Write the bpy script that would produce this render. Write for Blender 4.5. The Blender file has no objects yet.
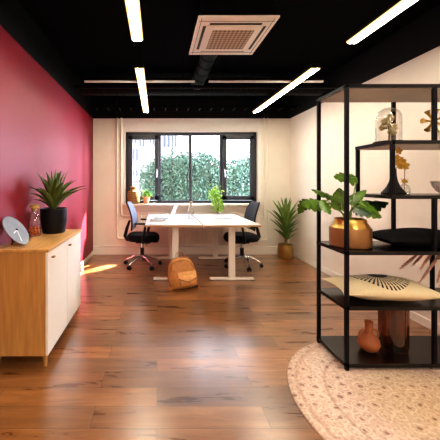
import bpy, bmesh, math, random
from mathutils import Vector, Matrix, Euler
random.seed(7)
PI = math.pi
C = bpy.context.scene.collection
F, CX, CY, CH = 300.0, 157.0, 183.0, 1.35      # focal length in pixels, vanishing point, camera height

def at(x, y, Y):
    return Vector(((x - CX) / F * Y, Y, CH - (y - CY) / F * Y))

# ------------------------------------------------------------------ materials
def new_mat(name):
    m = bpy.data.materials.new(name); m.use_nodes = True
    nt = m.node_tree; nt.nodes.clear()
    out = nt.nodes.new('ShaderNodeOutputMaterial')
    return m, nt, out

def N(nt, t, **kw):
    n = nt.nodes.new(t)
    for k, v in kw.items():
        if k in n.inputs.keys() if isinstance(k, str) else False:
            n.inputs[k].default_value = v
        else:
            setattr(n, k, v)
    return n

def mat(name, col, rough=0.5, metal=0.0, var=0.08, scale=20.0, bump=0.0, spec=0.5, stretch=None, coat=0.0, sheen=0.0):
    m, nt, out = new_mat(name)
    b = nt.nodes.new('ShaderNodeBsdfPrincipled')
    b.inputs['Roughness'].default_value = rough
    b.inputs['Metallic'].default_value = metal
    b.inputs['Specular IOR Level'].default_value = spec
    b.inputs['Coat Weight'].default_value = coat
    b.inputs['Sheen Weight'].default_value = sheen
    tc = nt.nodes.new('ShaderNodeTexCoord')
    mp = nt.nodes.new('ShaderNodeMapping')
    if stretch: mp.inputs['Scale'].default_value = stretch
    nz = nt.nodes.new('ShaderNodeTexNoise'); nz.inputs['Scale'].default_value = scale; nz.inputs['Detail'].default_value = 4
    nt.links.new(tc.outputs['Object'], mp.inputs[0]); nt.links.new(mp.outputs[0], nz.inputs['Vector'])
    rp = nt.nodes.new('ShaderNodeValToRGB')
    rp.color_ramp.elements[0].position = .3; rp.color_ramp.elements[1].position = .7
    rp.color_ramp.elements[0].color = tuple(max(0, c * (1 - var)) for c in col) + (1,)
    rp.color_ramp.elements[1].color = tuple(min(1, c * (1 + var)) for c in col) + (1,)
    nt.links.new(nz.outputs['Fac'], rp.inputs[0]); nt.links.new(rp.outputs[0], b.inputs['Base Color'])
    if bump:
        bp = nt.nodes.new('ShaderNodeBump'); bp.inputs['Strength'].default_value = bump; bp.inputs['Distance'].default_value = .01
        nt.links.new(nz.outputs['Fac'], bp.inputs['Height']); nt.links.new(bp.outputs[0], b.inputs['Normal'])
    nt.links.new(b.outputs[0], out.inputs[0])
    return m

def glass(name, tint=(1, 1, 1), base=0.04, edge=0.6, rough=0.02):
    m, nt, out = new_mat(name)
    tr = nt.nodes.new('ShaderNodeBsdfTransparent'); tr.inputs[0].default_value = tint + (1,)
    gl = nt.nodes.new('ShaderNodeBsdfGlossy'); gl.inputs['Roughness'].default_value = rough
    lw = nt.nodes.new('ShaderNodeLayerWeight'); lw.inputs[0].default_value = .3
    mr = nt.nodes.new('ShaderNodeMapRange'); mr.inputs['To Min'].default_value = base; mr.inputs['To Max'].default_value = edge
    mx = nt.nodes.new('ShaderNodeMixShader')
    nt.links.new(lw.outputs['Facing'], mr.inputs['Value']); nt.links.new(mr.outputs[0], mx.inputs[0])
    nt.links.new(tr.outputs[0], mx.inputs[1]); nt.links.new(gl.outputs[0], mx.inputs[2])
    nt.links.new(mx.outputs[0], out.inputs[0])
    return m

def emit(name, col, s):
    m, nt, out = new_mat(name)
    e = nt.nodes.new('ShaderNodeEmission'); e.inputs[0].default_value = col + (1,); e.inputs[1].default_value = s
    nt.links.new(e.outputs[0], out.inputs[0]); return m

def wall_paint(name, col, rough, line=2.575, spec=.3, sheen=0):
    m = mat(name, col, rough, var=.03, scale=3, spec=spec, sheen=sheen)
    nt = m.node_tree; b = next(n for n in nt.nodes if n.type == 'BSDF_PRINCIPLED')
    src = b.inputs['Base Color'].links[0].from_socket
    tc = nt.nodes.new('ShaderNodeTexCoord'); sx = nt.nodes.new('ShaderNodeSeparateXYZ')
    gt = nt.nodes.new('ShaderNodeMath'); gt.operation = 'GREATER_THAN'; gt.inputs[1].default_value = line
    mx = nt.nodes.new('ShaderNodeMixRGB'); mx.inputs[2].default_value = (.003, .003, .004, 1)
    nt.links.new(tc.outputs['Object'], sx.inputs[0]); nt.links.new(sx.outputs['Z'], gt.inputs[0])
    nt.links.new(gt.outputs[0], mx.inputs[0]); nt.links.new(src, mx.inputs[1]); nt.links.new(mx.outputs[0], b.inputs['Base Color'])
    return m

def floor_mat():
    m, nt, out = new_mat('brown_wood_planks')
    L = nt.links.new
    b = nt.nodes.new('ShaderNodeBsdfPrincipled'); b.inputs['Specular IOR Level'].default_value = .8; b.inputs['Coat Weight'].default_value = .8; b.inputs['Coat Roughness'].default_value = .28
    tc = nt.nodes.new('ShaderNodeTexCoord')
    br = nt.nodes.new('ShaderNodeTexBrick')
    br.offset = .37; br.offset_frequency = 2
    for k, v in (('Scale', 1), ('Mortar Size', .002), ('Mortar Smooth', .3), ('Brick Width', 1.0), ('Row Height', .165), ('Bias', 0.0)):
        br.inputs[k].default_value = v
    br.inputs['Color1'].default_value = (0, 0, 0, 1); br.inputs['Color2'].default_value = (1, 1, 1, 1); br.inputs['Mortar'].default_value = (.0, .0, .0, 1)
    L(tc.outputs['Object'], br.inputs['Vector'])
    # per-plank offset of the grain
    mp = nt.nodes.new('ShaderNodeMapping'); mp.inputs['Scale'].default_value = (1.2, 9, 1)
    ad = nt.nodes.new('ShaderNodeVectorMath'); ad.operation = 'ADD'
    sc = nt.nodes.new('ShaderNodeVectorMath'); sc.operation = 'SCALE'; sc.inputs['Scale'].default_value = 7
    L(tc.outputs['Object'], mp.inputs[0]); L(br.outputs['Color'], sc.inputs[0]); L(mp.outputs[0], ad.inputs[0]); L(sc.outputs[0], ad.inputs[1])
    n1 = nt.nodes.new('ShaderNodeTexNoise'); n1.inputs['Scale'].default_value = 1.7; n1.inputs['Detail'].default_value = 6; n1.inputs['Roughness'].default_value = .62; n1.inputs['Distortion'].default_value = .6
    L(ad.outputs[0], n1.inputs['Vector'])
    r1 = nt.nodes.new('ShaderNodeValToRGB')
    e = r1.color_ramp.elements
    e[0].position = .25; e[0].color = FLOOR_DARK
    e[1].position = .8; e[1].color = FLOOR_LIGHT
    k = e.new(.5); k.color = FLOOR_MID
    L(n1.outputs['Fac'], r1.inputs[0])
    # plank tone
    hs = nt.nodes.new('ShaderNodeHueSaturation')
    mr = nt.nodes.new('ShaderNodeMapRange'); mr.inputs['To Min'].default_value = .6; mr.inputs['To Max'].default_value = 1.3
    L(br.outputs['Color'], mr.inputs['Value']); L(mr.outputs[0], hs.inputs['Value']); L(r1.outputs[0], hs.inputs['Color'])
    # seams
    mx = nt.nodes.new('ShaderNodeMixRGB'); mx.blend_type = 'MIX'; mx.inputs[2].default_value = (.045, .016, .006, 1)
    sm = nt.nodes.new('ShaderNodeMath'); sm.operation = 'MULTIPLY'; sm.inputs[1].default_value = .75
    L(br.outputs['Fac'], sm.inputs[0]); L(sm.outputs[0], mx.inputs[0]); L(hs.outputs[0], mx.inputs[1])
    L(mx.outputs[0], b.inputs['Base Color'])
    rr = nt.nodes.new('ShaderNodeMapRange'); rr.inputs['To Min'].default_value = .22; rr.inputs['To Max'].default_value = .36
    L(n1.outputs['Fac'], rr.inputs['Value']); L(rr.outputs[0], b.inputs['Roughness'])
    bp = nt.nodes.new('ShaderNodeBump'); bp.inputs['Strength'].default_value = .12; bp.inputs['Distance'].default_value = .01
    L(n1.outputs['Fac'], bp.inputs['Height']); L(bp.outputs[0], b.inputs['Normal'])
    L(b.outputs[0], out.inputs[0])
    return m

def wood_mat(name, c0, c1, axis_scale=(2, 2, 14), rough=.4, scale=3):
    m, nt, out = new_mat(name); L = nt.links.new
    b = nt.nodes.new('ShaderNodeBsdfPrincipled'); b.inputs['Roughness'].default_value = rough
    tc = nt.nodes.new('ShaderNodeTexCoord'); mp = nt.nodes.new('ShaderNodeMapping'); mp.inputs['Scale'].default_value = axis_scale
    nz = nt.nodes.new('ShaderNodeTexNoise'); nz.inputs['Scale'].default_value = scale; nz.inputs['Detail'].default_value = 6
    rp = nt.nodes.new('ShaderNodeValToRGB'); rp.color_ramp.elements[0].position = .3; rp.color_ramp.elements[1].position = .7
    rp.color_ramp.elements[0].color = c0 + (1,); rp.color_ramp.elements[1].color = c1 + (1,)
    L(tc.outputs['Object'], mp.inputs[0]); L(mp.outputs[0], nz.inputs['Vector']); L(nz.outputs['Fac'], rp.inputs[0]); L(rp.outputs[0], b.inputs['Base Color'])
    L(b.outputs[0], out.inputs[0]); return m

def rug_mat(R):
    m, nt, out = new_mat('beige_patterned_wool'); L = nt.links.new
    b = nt.nodes.new('ShaderNodeBsdfPrincipled'); b.inputs['Roughness'].default_value = .95; b.inputs['Specular IOR Level'].default_value = .1
    tc = nt.nodes.new('ShaderNodeTexCoord')
    ln = nt.nodes.new('ShaderNodeVectorMath'); ln.operation = 'LENGTH'
    L(tc.outputs['Object'], ln.inputs[0])
    wp = nt.nodes.new('ShaderNodeTexNoise'); wp.inputs['Scale'].default_value = 34; wp.inputs['Detail'].default_value = 4
    L(tc.outputs['Object'], wp.inputs['Vector'])
    # rosettes in a jittered lattice, each with a ring and a heart
    vo = nt.nodes.new('ShaderNodeTexVoronoi'); vo.inputs['Scale'].default_value = 11; vo.inputs['Randomness'].default_value = .45
    L(tc.outputs['Object'], vo.inputs['Vector'])
    nm = nt.nodes.new('ShaderNodeMath'); nm.operation = 'MULTIPLY_ADD'; nm.inputs[1].default_value = .45; nm.inputs[2].default_value = -.22
    L(wp.outputs['Fac'], nm.inputs[0])
    dd = nt.nodes.new('ShaderNodeMath'); dd.operation = 'ADD'; L(vo.outputs['Distance'], dd.inputs[0]); L(nm.outputs[0], dd.inputs[1])
    rp = nt.nodes.new('ShaderNodeValToRGB'); rp.color_ramp.interpolation = 'LINEAR'
    cr = rp.color_ramp.elements
    cols = [(0, (.46, .30, .25)), (.08, (.30, .24, .22)), (.15, (.58, .40, .34)), (.22, (.74, .63, .55)), (.32, (.60, .48, .41)), (.40, (.78, .68, .60)), (.55, (.64, .51, .44)), (1, (.76, .63, .55))]
    cr[0].position = 0; cr[0].color = cols[0][1] + (1,); cr[1].position = 1; cr[1].color = cols[-1][1] + (1,)
    for p, c in cols[1:-1]: cr.new(p).color = c + (1,)
    L(dd.outputs[0], rp.inputs[0])
    # small mottling
    v2 = nt.nodes.new('ShaderNodeTexVoronoi'); v2.inputs['Scale'].default_value = 42
    L(tc.outputs['Object'], v2.inputs['Vector'])
    r2 = nt.nodes.new('ShaderNodeValToRGB'); r2.color_ramp.elements[0].color = (.62, .5, .45, 1); r2.color_ramp.elements[0].position = .1; r2.color_ramp.elements[1].color = (1, 1, 1, 1); r2.color_ramp.elements[1].position = .5
    L(v2.outputs['Distance'], r2.inputs[0])
    mu = nt.nodes.new('ShaderNodeMixRGB'); mu.blend_type = 'MULTIPLY'; mu.inputs[0].default_value = .6
    L(rp.outputs[0], mu.inputs[1]); L(r2.outputs[0], mu.inputs[2])
    # rings of border; yellow centre paints in the warm cast under the shelf
    bd = nt.nodes.new('ShaderNodeValToRGB'); bd.color_ramp.interpolation = 'LINEAR'
    be = bd.color_ramp.elements
    be[0].position = 0; be[0].color = (.92, .80, .60, 1); be[1].position = 1; be[1].color = (.82, .70, .62, 1)
    for p, c in ((.42, (.95, .86, .72)), (.54, (1, .9, .84)), (.70, (1, .93, .87)), (.715, (.80, .64, .56)), (.735, (1, .95, .9)), (.90, (1, .9, .84)), (.93, (.82, .68, .6)), (.955, (1, .94, .88))):
        be.new(p).color = c + (1,)
    dv = nt.nodes.new('ShaderNodeMath'); dv.operation = 'DIVIDE'; dv.inputs[1].default_value = R
    L(ln.outputs['Value'], dv.inputs[0]); L(dv.outputs[0], bd.inputs[0])
    m2 = nt.nodes.new('ShaderNodeMixRGB'); m2.blend_type = 'MULTIPLY'; m2.inputs[0].default_value = 1
    L(mu.outputs[0], m2.inputs[1]); L(bd.outputs[0], m2.inputs[2])
    L(m2.outputs[0], b.inputs['Base Color'])
    bp = nt.nodes.new('ShaderNodeBump'); bp.inputs['Strength'].default_value = .4; bp.inputs['Distance'].default_value = .004
    L(v2.outputs['Distance'], bp.inputs['Height']); L(bp.outputs[0], b.inputs['Normal'])
    L(b.outputs[0], out.inputs[0]); return m

def sunburst_mat():
    m, nt, out = new_mat('cream_fabric_with_black_sunburst'); L = nt.links.new
    b = nt.nodes.new('ShaderNodeBsdfPrincipled'); b.inputs['Roughness'].default_value = .9
    tc = nt.nodes.new('ShaderNodeTexCoord'); sx = nt.nodes.new('ShaderNodeSeparateXYZ'); L(tc.outputs['Object'], sx.inputs[0])
    def M(op, a, bb=None):
        n = nt.nodes.new('ShaderNodeMath'); n.operation = op
        for i, v in enumerate((a, bb)):
            if v is None: continue
            if isinstance(v, (int, float)): n.inputs[i].default_value = v
            else: L(v, n.inputs[i])
        return n.outputs[0]
    yy = M('SUBTRACT', sx.outputs['Y'], .045)
    an = M('ARCTAN2', yy, sx.outputs['X'])
    r = M('SQRT', M('ADD', M('POWER', sx.outputs['X'], 2), M('POWER', yy, 2)))
    ray = M('FRACT', M('ADD', M('MULTIPLY', an, 44 / (2 * PI)), 100))
    ray = M('LESS_THAN', M('ABSOLUTE', M('SUBTRACT', ray, .5)), .23)
    dash = M('GREATER_THAN', M('FRACT', M('MULTIPLY', r, 30)), .12)
    ring = M('MULTIPLY', M('LESS_THAN', r, .20), M('GREATER_THAN', r, .05))
    core = M('MULTIPLY', M('LESS_THAN', r, .068), M('GREATER_THAN', r, .006))
    top = M('GREATER_THAN', sx.outputs['Z'], .085)
    fac = M('MULTIPLY', M('MAXIMUM', M('MULTIPLY', M('MULTIPLY', ray, dash), ring), core), top)
    nz = nt.nodes.new('ShaderNodeTexNoise'); nz.inputs['Scale'].default_value = 90; L(tc.outputs['Object'], nz.inputs['Vector'])
    rp = nt.nodes.new('ShaderNodeValToRGB'); rp.color_ramp.elements[0].color = (.62, .50, .30, 1); rp.color_ramp.elements[1].color = (.78, .66, .44, 1)
    L(nz.outputs['Fac'], rp.inputs[0])
    mx = nt.nodes.new('ShaderNodeMixRGB'); mx.inputs[2].default_value = (.012, .012, .018, 1)
    L(fac, mx.inputs[0]); L(rp.outputs[0], mx.inputs[1]); L(mx.outputs[0], b.inputs['Base Color'])
    L(b.outputs[0], out.inputs[0]); return m

def weave_mat(name, c0, c1, scale=60, rough=.7, direction='Z'):
    m, nt, out = new_mat(name); L = nt.links.new
    b = nt.nodes.new('ShaderNodeBsdfPrincipled'); b.inputs['Roughness'].default_value = rough
    tc = nt.nodes.new('ShaderNodeTexCoord'); w = nt.nodes.new('ShaderNodeTexWave'); w.bands_direction = direction
    w.inputs['Scale'].default_value = scale; w.inputs['Distortion'].default_value = 2; w.inputs['Detail'].default_value = 2
    rp = nt.nodes.new('ShaderNodeValToRGB'); rp.color_ramp.elements[0].color = c0 + (1,); rp.color_ramp.elements[1].color = c1 + (1,)
    L(tc.outputs['Object'], w.inputs['Vector']); L(w.outputs['Fac'], rp.inputs[0]); L(rp.outputs[0], b.inputs['Base Color'])
    bp = nt.nodes.new('ShaderNodeBump'); bp.inputs['Strength'].default_value = .5; bp.inputs['Distance'].default_value = .004
    L(w.outputs['Fac'], bp.inputs['Height']); L(bp.outputs[0], b.inputs['Normal']); L(b.outputs[0], out.inputs[0]); return m

def checker_mat(name, c0, c1, scale):
    m, nt, out = new_mat(name); L = nt.links.new
    b = nt.nodes.new('ShaderNodeBsdfPrincipled'); b.inputs['Roughness'].default_value = .6
    tc = nt.nodes.new('ShaderNodeTexCoord'); w = nt.nodes.new('ShaderNodeTexChecker'); w.inputs['Scale'].default_value = scale
    mp = nt.nodes.new('ShaderNodeMapping'); mp.inputs['Rotation'].default_value = (0, 0, PI / 4); mp.inputs['Location'].default_value = (0, 0, .003)
    w.inputs['Color1'].default_value = c0 + (1,); w.inputs['Color2'].default_value = c1 + (1,)
    L(tc.outputs['Object'], mp.inputs[0]); L(mp.outputs[0], w.inputs['Vector']); L(w.outputs['Color'], b.inputs['Base Color']); L(b.outputs[0], out.inputs[0]); return m

FLOOR_DARK = (.095, .034, .009, 1); FLOOR_MID = (.26, .102, .028, 1); FLOOR_LIGHT = (.44, .225, .085, 1)

M = {}
M['floor'] = floor_mat()
M['red'] = wall_paint('crimson_wall_paint', (.25, .011, .026), .5, spec=.35, sheen=0)
M['cream'] = wall_paint('cream_wall_paint', (.87, .79, .69), .8)
M['creamlit'] = wall_paint('lit_cream_wall_paint', (.93, .87, .76), .8)  # cream lifted in colour to stand in for more light at the back
M['ceil'] = mat('black_ceiling_paint', (.003, .003, .004), .8, var=.3, spec=.05)
M['black'] = mat('black_powder_coat', (.004, .003, .005), .45, var=.2, spec=.18)
M['duct'] = mat('black_painted_duct', (.004, .004, .005), .5, var=.3, spec=.12)
M['board'] = mat('black_shelf_board', (.004, .004, .004), .25, var=.2, spec=.4)
M['underside'] = mat('greige_shelf_underside', (.46, .39, .30), .5, var=.05, scale=6)
M['white'] = mat('white_lacquer', (.82, .78, .72), .4, var=.02)
M['whitewarm'] = mat('warm_white_paint', (.90, .84, .74), .5, var=.02)
M['radiator'] = mat('white_radiator_enamel', (.88, .80, .70), .4, var=.02)
M['pipe'] = wall_paint('white_pipe_paint', (.93, .88, .78), .5)
M['trim'] = mat('white_window_surround', (.95, .92, .86), .6, var=.02)
M['cass'] = mat('white_plastic', (.95, .90, .84), .5, var=.02)
M['grille'] = checker_mat('perforated_beige_grille', (.62, .48, .36), (.26, .19, .14), 42)
M['slot'] = mat('dark_slot', (.05, .04, .035), .6)
M['rail'] = mat('pale_metal', (.85, .85, .85), .35, metal=.0, var=.05)
M['frame'] = mat('dark_grey_window_frame', (.040, .047, .062), .45, var=.1)
M['pane'] = glass('window_glass', (.97, .99, 1), .03, .35)
M['clear'] = glass('clear_glass', (.95, .96, .94), .05, .75)
M['clearpink'] = glass('clear_bottle_glass', (.93, .90, .90), .08, .8)
M['brownglass'] = glass('smoky_brown_glass', (.66, .46, .32), .05, .32, .06)
M['chrome'] = mat('chrome', (.72, .72, .74), .22, metal=.75, var=.02)
M['steel'] = mat('brushed_steel', (.6, .6, .6), .3, metal=1, var=.05)
M['oak'] = wood_mat('golden_oak', (.44, .22, .06), (.58, .31, .095), (14, 14, 1.2))
M['oaktop'] = wood_mat('golden_oak_top', (.50, .27, .08), (.66, .38, .13), (12, 1.2, 8))
M['door'] = mat('warm_white_door_lacquer', (.80, .74, .66), .35, var=.015)
M['knob'] = wood_mat('brown_wood_knob', (.34, .16, .05), (.48, .25, .09))
M['desktop'] = mat('white_desk_laminate', (.64, .64, .65), .25, var=.01)
M['edge'] = wood_mat('plywood_edge', (.55, .30, .12), (.72, .45, .2), (1, 1, 60))
M['deskleg'] = mat('white_desk_steel', (.92, .87, .79), .4, var=.02)
M['mesh'] = mat('grey_blue_mesh_fabric', (.10, .12, .17), .7, var=.25, scale=200)
M['blackmesh'] = mat('black_mesh_fabric', (.016, .018, .026), .7, var=.25, scale=200)
M['seat'] = mat('black_upholstery', (.006, .006, .009), .75, var=.2, scale=80, spec=.2)
M['plastic'] = mat('black_plastic', (.006, .006, .007), .4, var=.1, spec=.3)
M['leather'] = mat('tan_leather', (.52, .215, .055), .5, var=.15, scale=25, bump=.25)
M['leather2'] = mat('light_tan_leather', (.74, .36, .12), .42, var=.12, scale=25, bump=.2)
M['thread'] = mat('dark_stitching', (.16, .06, .02), .7)
M['blackpot'] = mat('matt_black_pot', (.005, .005, .008), .45, var=.2, spec=.3)
M['soil'] = mat('dark_soil', (.03, .02, .012), .95, var=.4, scale=80, bump=.5)
M['agave'] = mat('grey_green_agave_leaf', (.10, .15, .035), .45, var=.35, scale=14)
M['yucca'] = mat('deep_green_leaf', (.12, .23, .04), .4, var=.4, scale=10)
M['yuccal'] = mat('light_green_leaf', (.22, .34, .07), .4, var=.3, scale=10)
M['monstera'] = mat('glossy_green_leaf', (.075, .155, .014), .3, var=.7, scale=22)
M['monsterad'] = mat('dark_green_leaf', (.022, .06, .016), .35, var=.4, scale=14)
M['stem'] = mat('green_stem', (.22, .30, .09), .5, var=.2)
M['trunk'] = mat('brown_plant_trunk', (.22, .14, .06), .8, var=.3)
M['goldold'] = mat('muted_gold_pot', (.42, .28, .09), .35, metal=.9, var=.2, scale=10)
M['gold'] = mat('brushed_gold', (.60, .36, .10), .3, metal=1, var=.12, scale=8)
M['goldmatt'] = mat('matt_copper_gold', (.33, .165, .065), .45, metal=.75, var=.12, scale=8)
M['antique'] = mat('antique_gold', (.55, .36, .09), .3, metal=.9, var=.3, scale=40)
M['terracotta'] = mat('orange_terracotta', (.38, .12, .04), .55, var=.12, scale=12)
M['saltpot'] = mat('pink_terracotta', (.66, .32, .2), .6, var=.1)
M['wicker'] = weave_mat('honey_wicker', (.17, .08, .02), (.46, .25, .08), 9)
M['bead'] = checker_mat('grey_beadwork', (.85, .78, .68), (.48, .41, .34), 90)
M['blackfab'] = mat('black_velvet', (.006, .006, .007), .95, var=.2, spec=.15)
M['sunburst'] = sunburst_mat()
M['dried'] = mat('dried_beige_flower', (.42, .33, .17), .8, var=.4, scale=60)
M['yellow'] = mat('mustard_petal', (.52, .30, .03), .6, var=.3, scale=40)
M['brownstem'] = mat('brown_stem', (.22, .13, .05), .7)
M['pampas'] = mat('dusty_pink_plume', (.55, .33, .25), .9, var=.3, scale=60)
M['vaseblack'] = mat('matt_black_ceramic', (.006, .005, .005), .5, var=.2, spec=.25)
M['disc'] = mat('pale_blue_grey_enamel', (.27, .29, .34), .25, var=.05)
M['discgrey'] = mat('grey_metal_hand', (.75, .76, .8), .3)
M['cork'] = mat('golden_cork', (.50, .31, .09), .6, var=.35, scale=90)
M['orangefill'] = mat('orange_red_sweets', (.80, .18, .03), .5, var=.5, scale=70)
M['paper'] = mat('white_paper', (.85, .84, .83), .6, var=.02)
M['bluecover'] = mat('blue_grey_cover', (.25, .31, .40), .6)
M['browncover'] = mat('brown_cover', (.36, .2, .12), .6)
M['alu'] = mat('silver_aluminium', (.80, .80, .81), .3, metal=.2, var=.02)
M['screen'] = mat('dark_screen', (.02, .02, .025), .15)
M['water'] = glass('water', (.93, .96, .97), .05, .3)
M['lime'] = mat('lime_green_leaf', (.36, .58, .10), .5, var=.4, scale=30)
M['leafgreen'] = mat('fresh_green_leaf', (.16, .40, .05), .5, var=.4, scale=30)
M['hedge'] = mat('ivy_leaf', (.042, .078, .052), .6, var=.5, scale=4, spec=.2)
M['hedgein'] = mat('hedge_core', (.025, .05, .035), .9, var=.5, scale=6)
M['bark'] = mat('pale_bark', (.62, .48, .40), .8, var=.2)
M['facade'] = mat('pale_rose_render', (.22, .19, .20), .8, var=.05, scale=2)
M['facwin'] = mat('blue_grey_window', (.03, .04, .06), .3, var=.2)
M['facband'] = mat('white_concrete_band', (.5, .48, .5), .8)
M['ground'] = mat('grey_paving', (.42, .42, .40), .9, var=.15, scale=6)
M['lamp'] = emit('warm_white_diffuser', (1, .90, .72), 35)
M['lamphalo'] = emit('amber_halo_glow', (1, .62, .2), 1.1)

# ------------------------------------------------------------------ geometry
class MB:
    def __init__(s): s.bm = bmesh.new(); s.mi = 0
    def face(s, vs):
        try:
            f = s.bm.faces.new(vs); f.material_index = s.mi; return f
        except ValueError: return None
    def box(s, c, d, rot=None, bev=0.0, seg=2):
        c = Vector(c); h = Vector(d) / 2
        bm = bmesh.new()
        bmesh.ops.create_cube(bm, size=1)
        for v in bm.verts: v.co = Vector((v.co.x * d[0], v.co.y * d[1], v.co.z * d[2]))
        if bev: bmesh.ops.bevel(bm, geom=bm.edges[:], offset=bev, segments=seg, affect='EDGES', profile=.5)
        R = (rot if isinstance(rot, Matrix) else Euler(rot).to_matrix()) if rot else Matrix.Identity(3)
        mp = {}
        for v in bm.verts: mp[v] = s.bm.verts.new(R @ v.co + c)
        for f in bm.faces: s.face([mp[v] for v in f.verts])
        bm.free(); return s
    def rings(s, rings, cap=True, closed=True):
        vs = [[s.bm.verts.new(p) for p in r] for r in rings]
        n = len(vs[0])
        for a, b in zip(vs, vs[1:]):
            for i in range(n if closed else n - 1):
                j = (i + 1) % n
                s.face([a[i], a[j], b[j], b[i]])
        if cap and closed:
            s.face(list(reversed(vs[0]))); s.face(vs[-1])
        return s
    def lathe(s, prof, c=(0, 0, 0), seg=32, cap=False, sy=1.0):
        c = Vector(c); rs = []
        for r, z in prof:
            r = max(r, .0004)
            rs.append([c + Vector((r * math.cos(2 * PI * i / seg), sy * r * math.sin(2 * PI * i / seg), z)) for i in range(seg)])
        return s.rings(rs, cap=True if cap else (prof[0][0] < .001 or prof[-1][0] < .001) )
    def tube(s, pts, r, seg=8, cap=True, flat=1.0):
        pts = [Vector(p) for p in pts]
        rs = r if isinstance(r, (list, tuple)) else [r] * len(pts)
        up = None; out = []
        for i, p in enumerate(pts):
            t = (pts[min(i + 1, len(pts) - 1)] - pts[max(i - 1, 0)]).normalized()
            if up is None:
                up = Vector((0, 0, 1)) if abs(t.z) < .9 else Vector((1, 0, 0))
            a = (up - t * up.dot(t)).normalized(); b = t.cross(a); up = a
            out.append([p + (a * math.cos(2 * PI * k / seg) * flat + b * math.sin(2 * PI * k / seg)) * rs[i] for k in range(seg)])
        return s.rings(out, cap)
    def cyl(s, p0, p1, r0, r1=None, seg=16):
        return s.tube([p0, p1], [r0, r0 if r1 is None else r1], seg)
    def sphere(s, c, r, seg=10, sc=(1, 1, 1)):
        c = Vector(c); n = max(5, seg // 2 + 1)
        prof = [(max(.001, math.sin(PI * i / n)) * r, -math.cos(PI * i / n) * r) for i in range(n + 1)]
        rs = [[c + Vector((a * math.cos(2 * PI * k / seg) * sc[0], a * math.sin(2 * PI * k / seg) * sc[1], z * sc[2])) for k in range(seg)] for a, z in prof]
        return s.rings(rs)
    def blade(s, base, az, L, W, e0, e1, fold=.25, n=8, w0=.55, peak=.35, twist=0):
        p = Vector(base); h = Vector((math.cos(az), math.sin(az), 0)); side = Vector((-h.y, h.x, 0))
        rows = []
        for i in range(n + 1):
            t = i / n
            e = e0 + (e1 - e0) * t ** 1.3
            d = h * math.cos(e) + Vector((0, 0, 1)) * math.sin(e); up = -h * math.sin(e) + Vector((0, 0, 1)) * math.cos(e)
            if t < peak: w = w0 + (1 - w0) * math.sin(t / peak * PI / 2)
            else: w = math.cos((t - peak) / (1 - peak) * PI / 2) ** .8
            w = max(w, .02) * W / 2
            rows.append([s.bm.verts.new(p + side * w + up * w * fold * 2), s.bm.verts.new(p.copy()), s.bm.verts.new(p - side * w + up * w * fold * 2)])
            p = p + d * (L / n)
        for a, b in zip(rows, rows[1:]):
            s.face([a[0], a[1], b[1], b[0]]); s.face([a[1], a[2], b[2], b[1]])
        return s
    def build(s, name, m, parent=None, smooth=True, loc=None, auto=40):
        me = bpy.data.meshes.new(name)
        bmesh.ops.recalc_face_normals(s.bm, faces=s.bm.faces[:]) if len(s.bm.faces) < 60000 else None
        if smooth:
            for f in s.bm.faces: f.smooth = True
            lim = math.radians(auto)
            for e in s.bm.edges:
                if len(e.link_faces) == 2 and e.calc_face_angle(0) > lim: e.smooth = False
        s.bm.to_mesh(me); s.bm.free()
        for x in (m if isinstance(m, (list, tuple)) else [m]): me.materials.append(x)
        o = bpy.data.objects.new(name, me); C.objects.link(o)
        if parent: o.parent = parent
        if loc is not None: o.location = loc
        return o

def tag(o, label, cat, group=None, kind=None):
    o['label'] = label; o['category'] = cat
    if group: o['group'] = group
    if kind: o['kind'] = kind
    return o
def thing(name, label, cat, loc=(0, 0, 0), rz=0, group=None):
    o = bpy.data.objects.new(name, None); o.empty_display_size = .1; C.objects.link(o)
    o.location = loc; o.rotation_euler = (0, 0, rz)
    return tag(o, label, cat, group)
def struct(o, label=None):
    o['kind'] = 'structure'
    if label: o['label'] = label; o['category'] = 'room'
    return o
def dup(root, loc, rz, label, group=None):
    r = root.copy(); C.objects.link(r); r.location = loc; r.rotation_euler = (0, 0, rz); r['label'] = label
    if group: r['group'] = group
    for ch in list(root.children):
        c = ch.copy(); C.objects.link(c); c.parent = r
        for g in ch.children:
            d = g.copy(); C.objects.link(d); d.parent = c
    return r

# ------------------------------------------------------------------ room shell
XL, XR, YB, YF, ZC = -1.216, 2.527, 5.70, -3.2, 2.95
WX0, WX1, WZ0, WZ1 = -.60, 1.91, .965, 2.325
T = .24
struct(MB().box(((XL + XR) / 2, (YB + YF) / 2, -.05), (XR - XL + .5, YB - YF + .5, .1)).build('floor', M['floor'], smooth=False), 'brown wood plank floor with long boards across the room')
struct(MB().box(((XL + XR) / 2, (YB + YF) / 2, ZC + .05), (XR - XL + .5, YB - YF + .5, .1)).build('ceiling', M['ceil'], smooth=False), 'black painted ceiling above hanging light strips')
def wall(name, x0, x1, y0, y1, m, label):
    return struct(MB().box(((x0 + x1) / 2, (y0 + y1) / 2, ZC / 2), (x1 - x0, y1 - y0, ZC)).build(name, m, smooth=False, ), label)
def wallfix(o):   # object origin at floor so that the paint line reads world height
    return o
wall('wall_left', XL - .2, XL, YF, YB, M['red'], 'crimson painted wall with black band under the ceiling')
wall('wall_right', XR, XR + .2, YF, YB, M['cream'], 'cream wall behind the black shelving unit')
wall('wall_front', XL - .2, XR + .2, YF - .2, YF, M['cream'], 'cream wall behind the viewpoint')
wb = MB()
wb.box(((XL - .2 + WX0) / 2, YB + T / 2, ZC / 2), (WX0 - XL + .2, T, ZC))
wb.box(((XR + .2 + WX1) / 2, YB + T / 2, ZC / 2), (XR + .2 - WX1, T, ZC))
wb.box(((WX0 + WX1) / 2, YB + T / 2, WZ0 / 2), (WX1 - WX0, T, WZ0))
wb.box(((WX0 + WX1) / 2, YB + T / 2, (WZ1 + ZC) / 2), (WX1 - WX0, T, ZC - WZ1))
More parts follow.
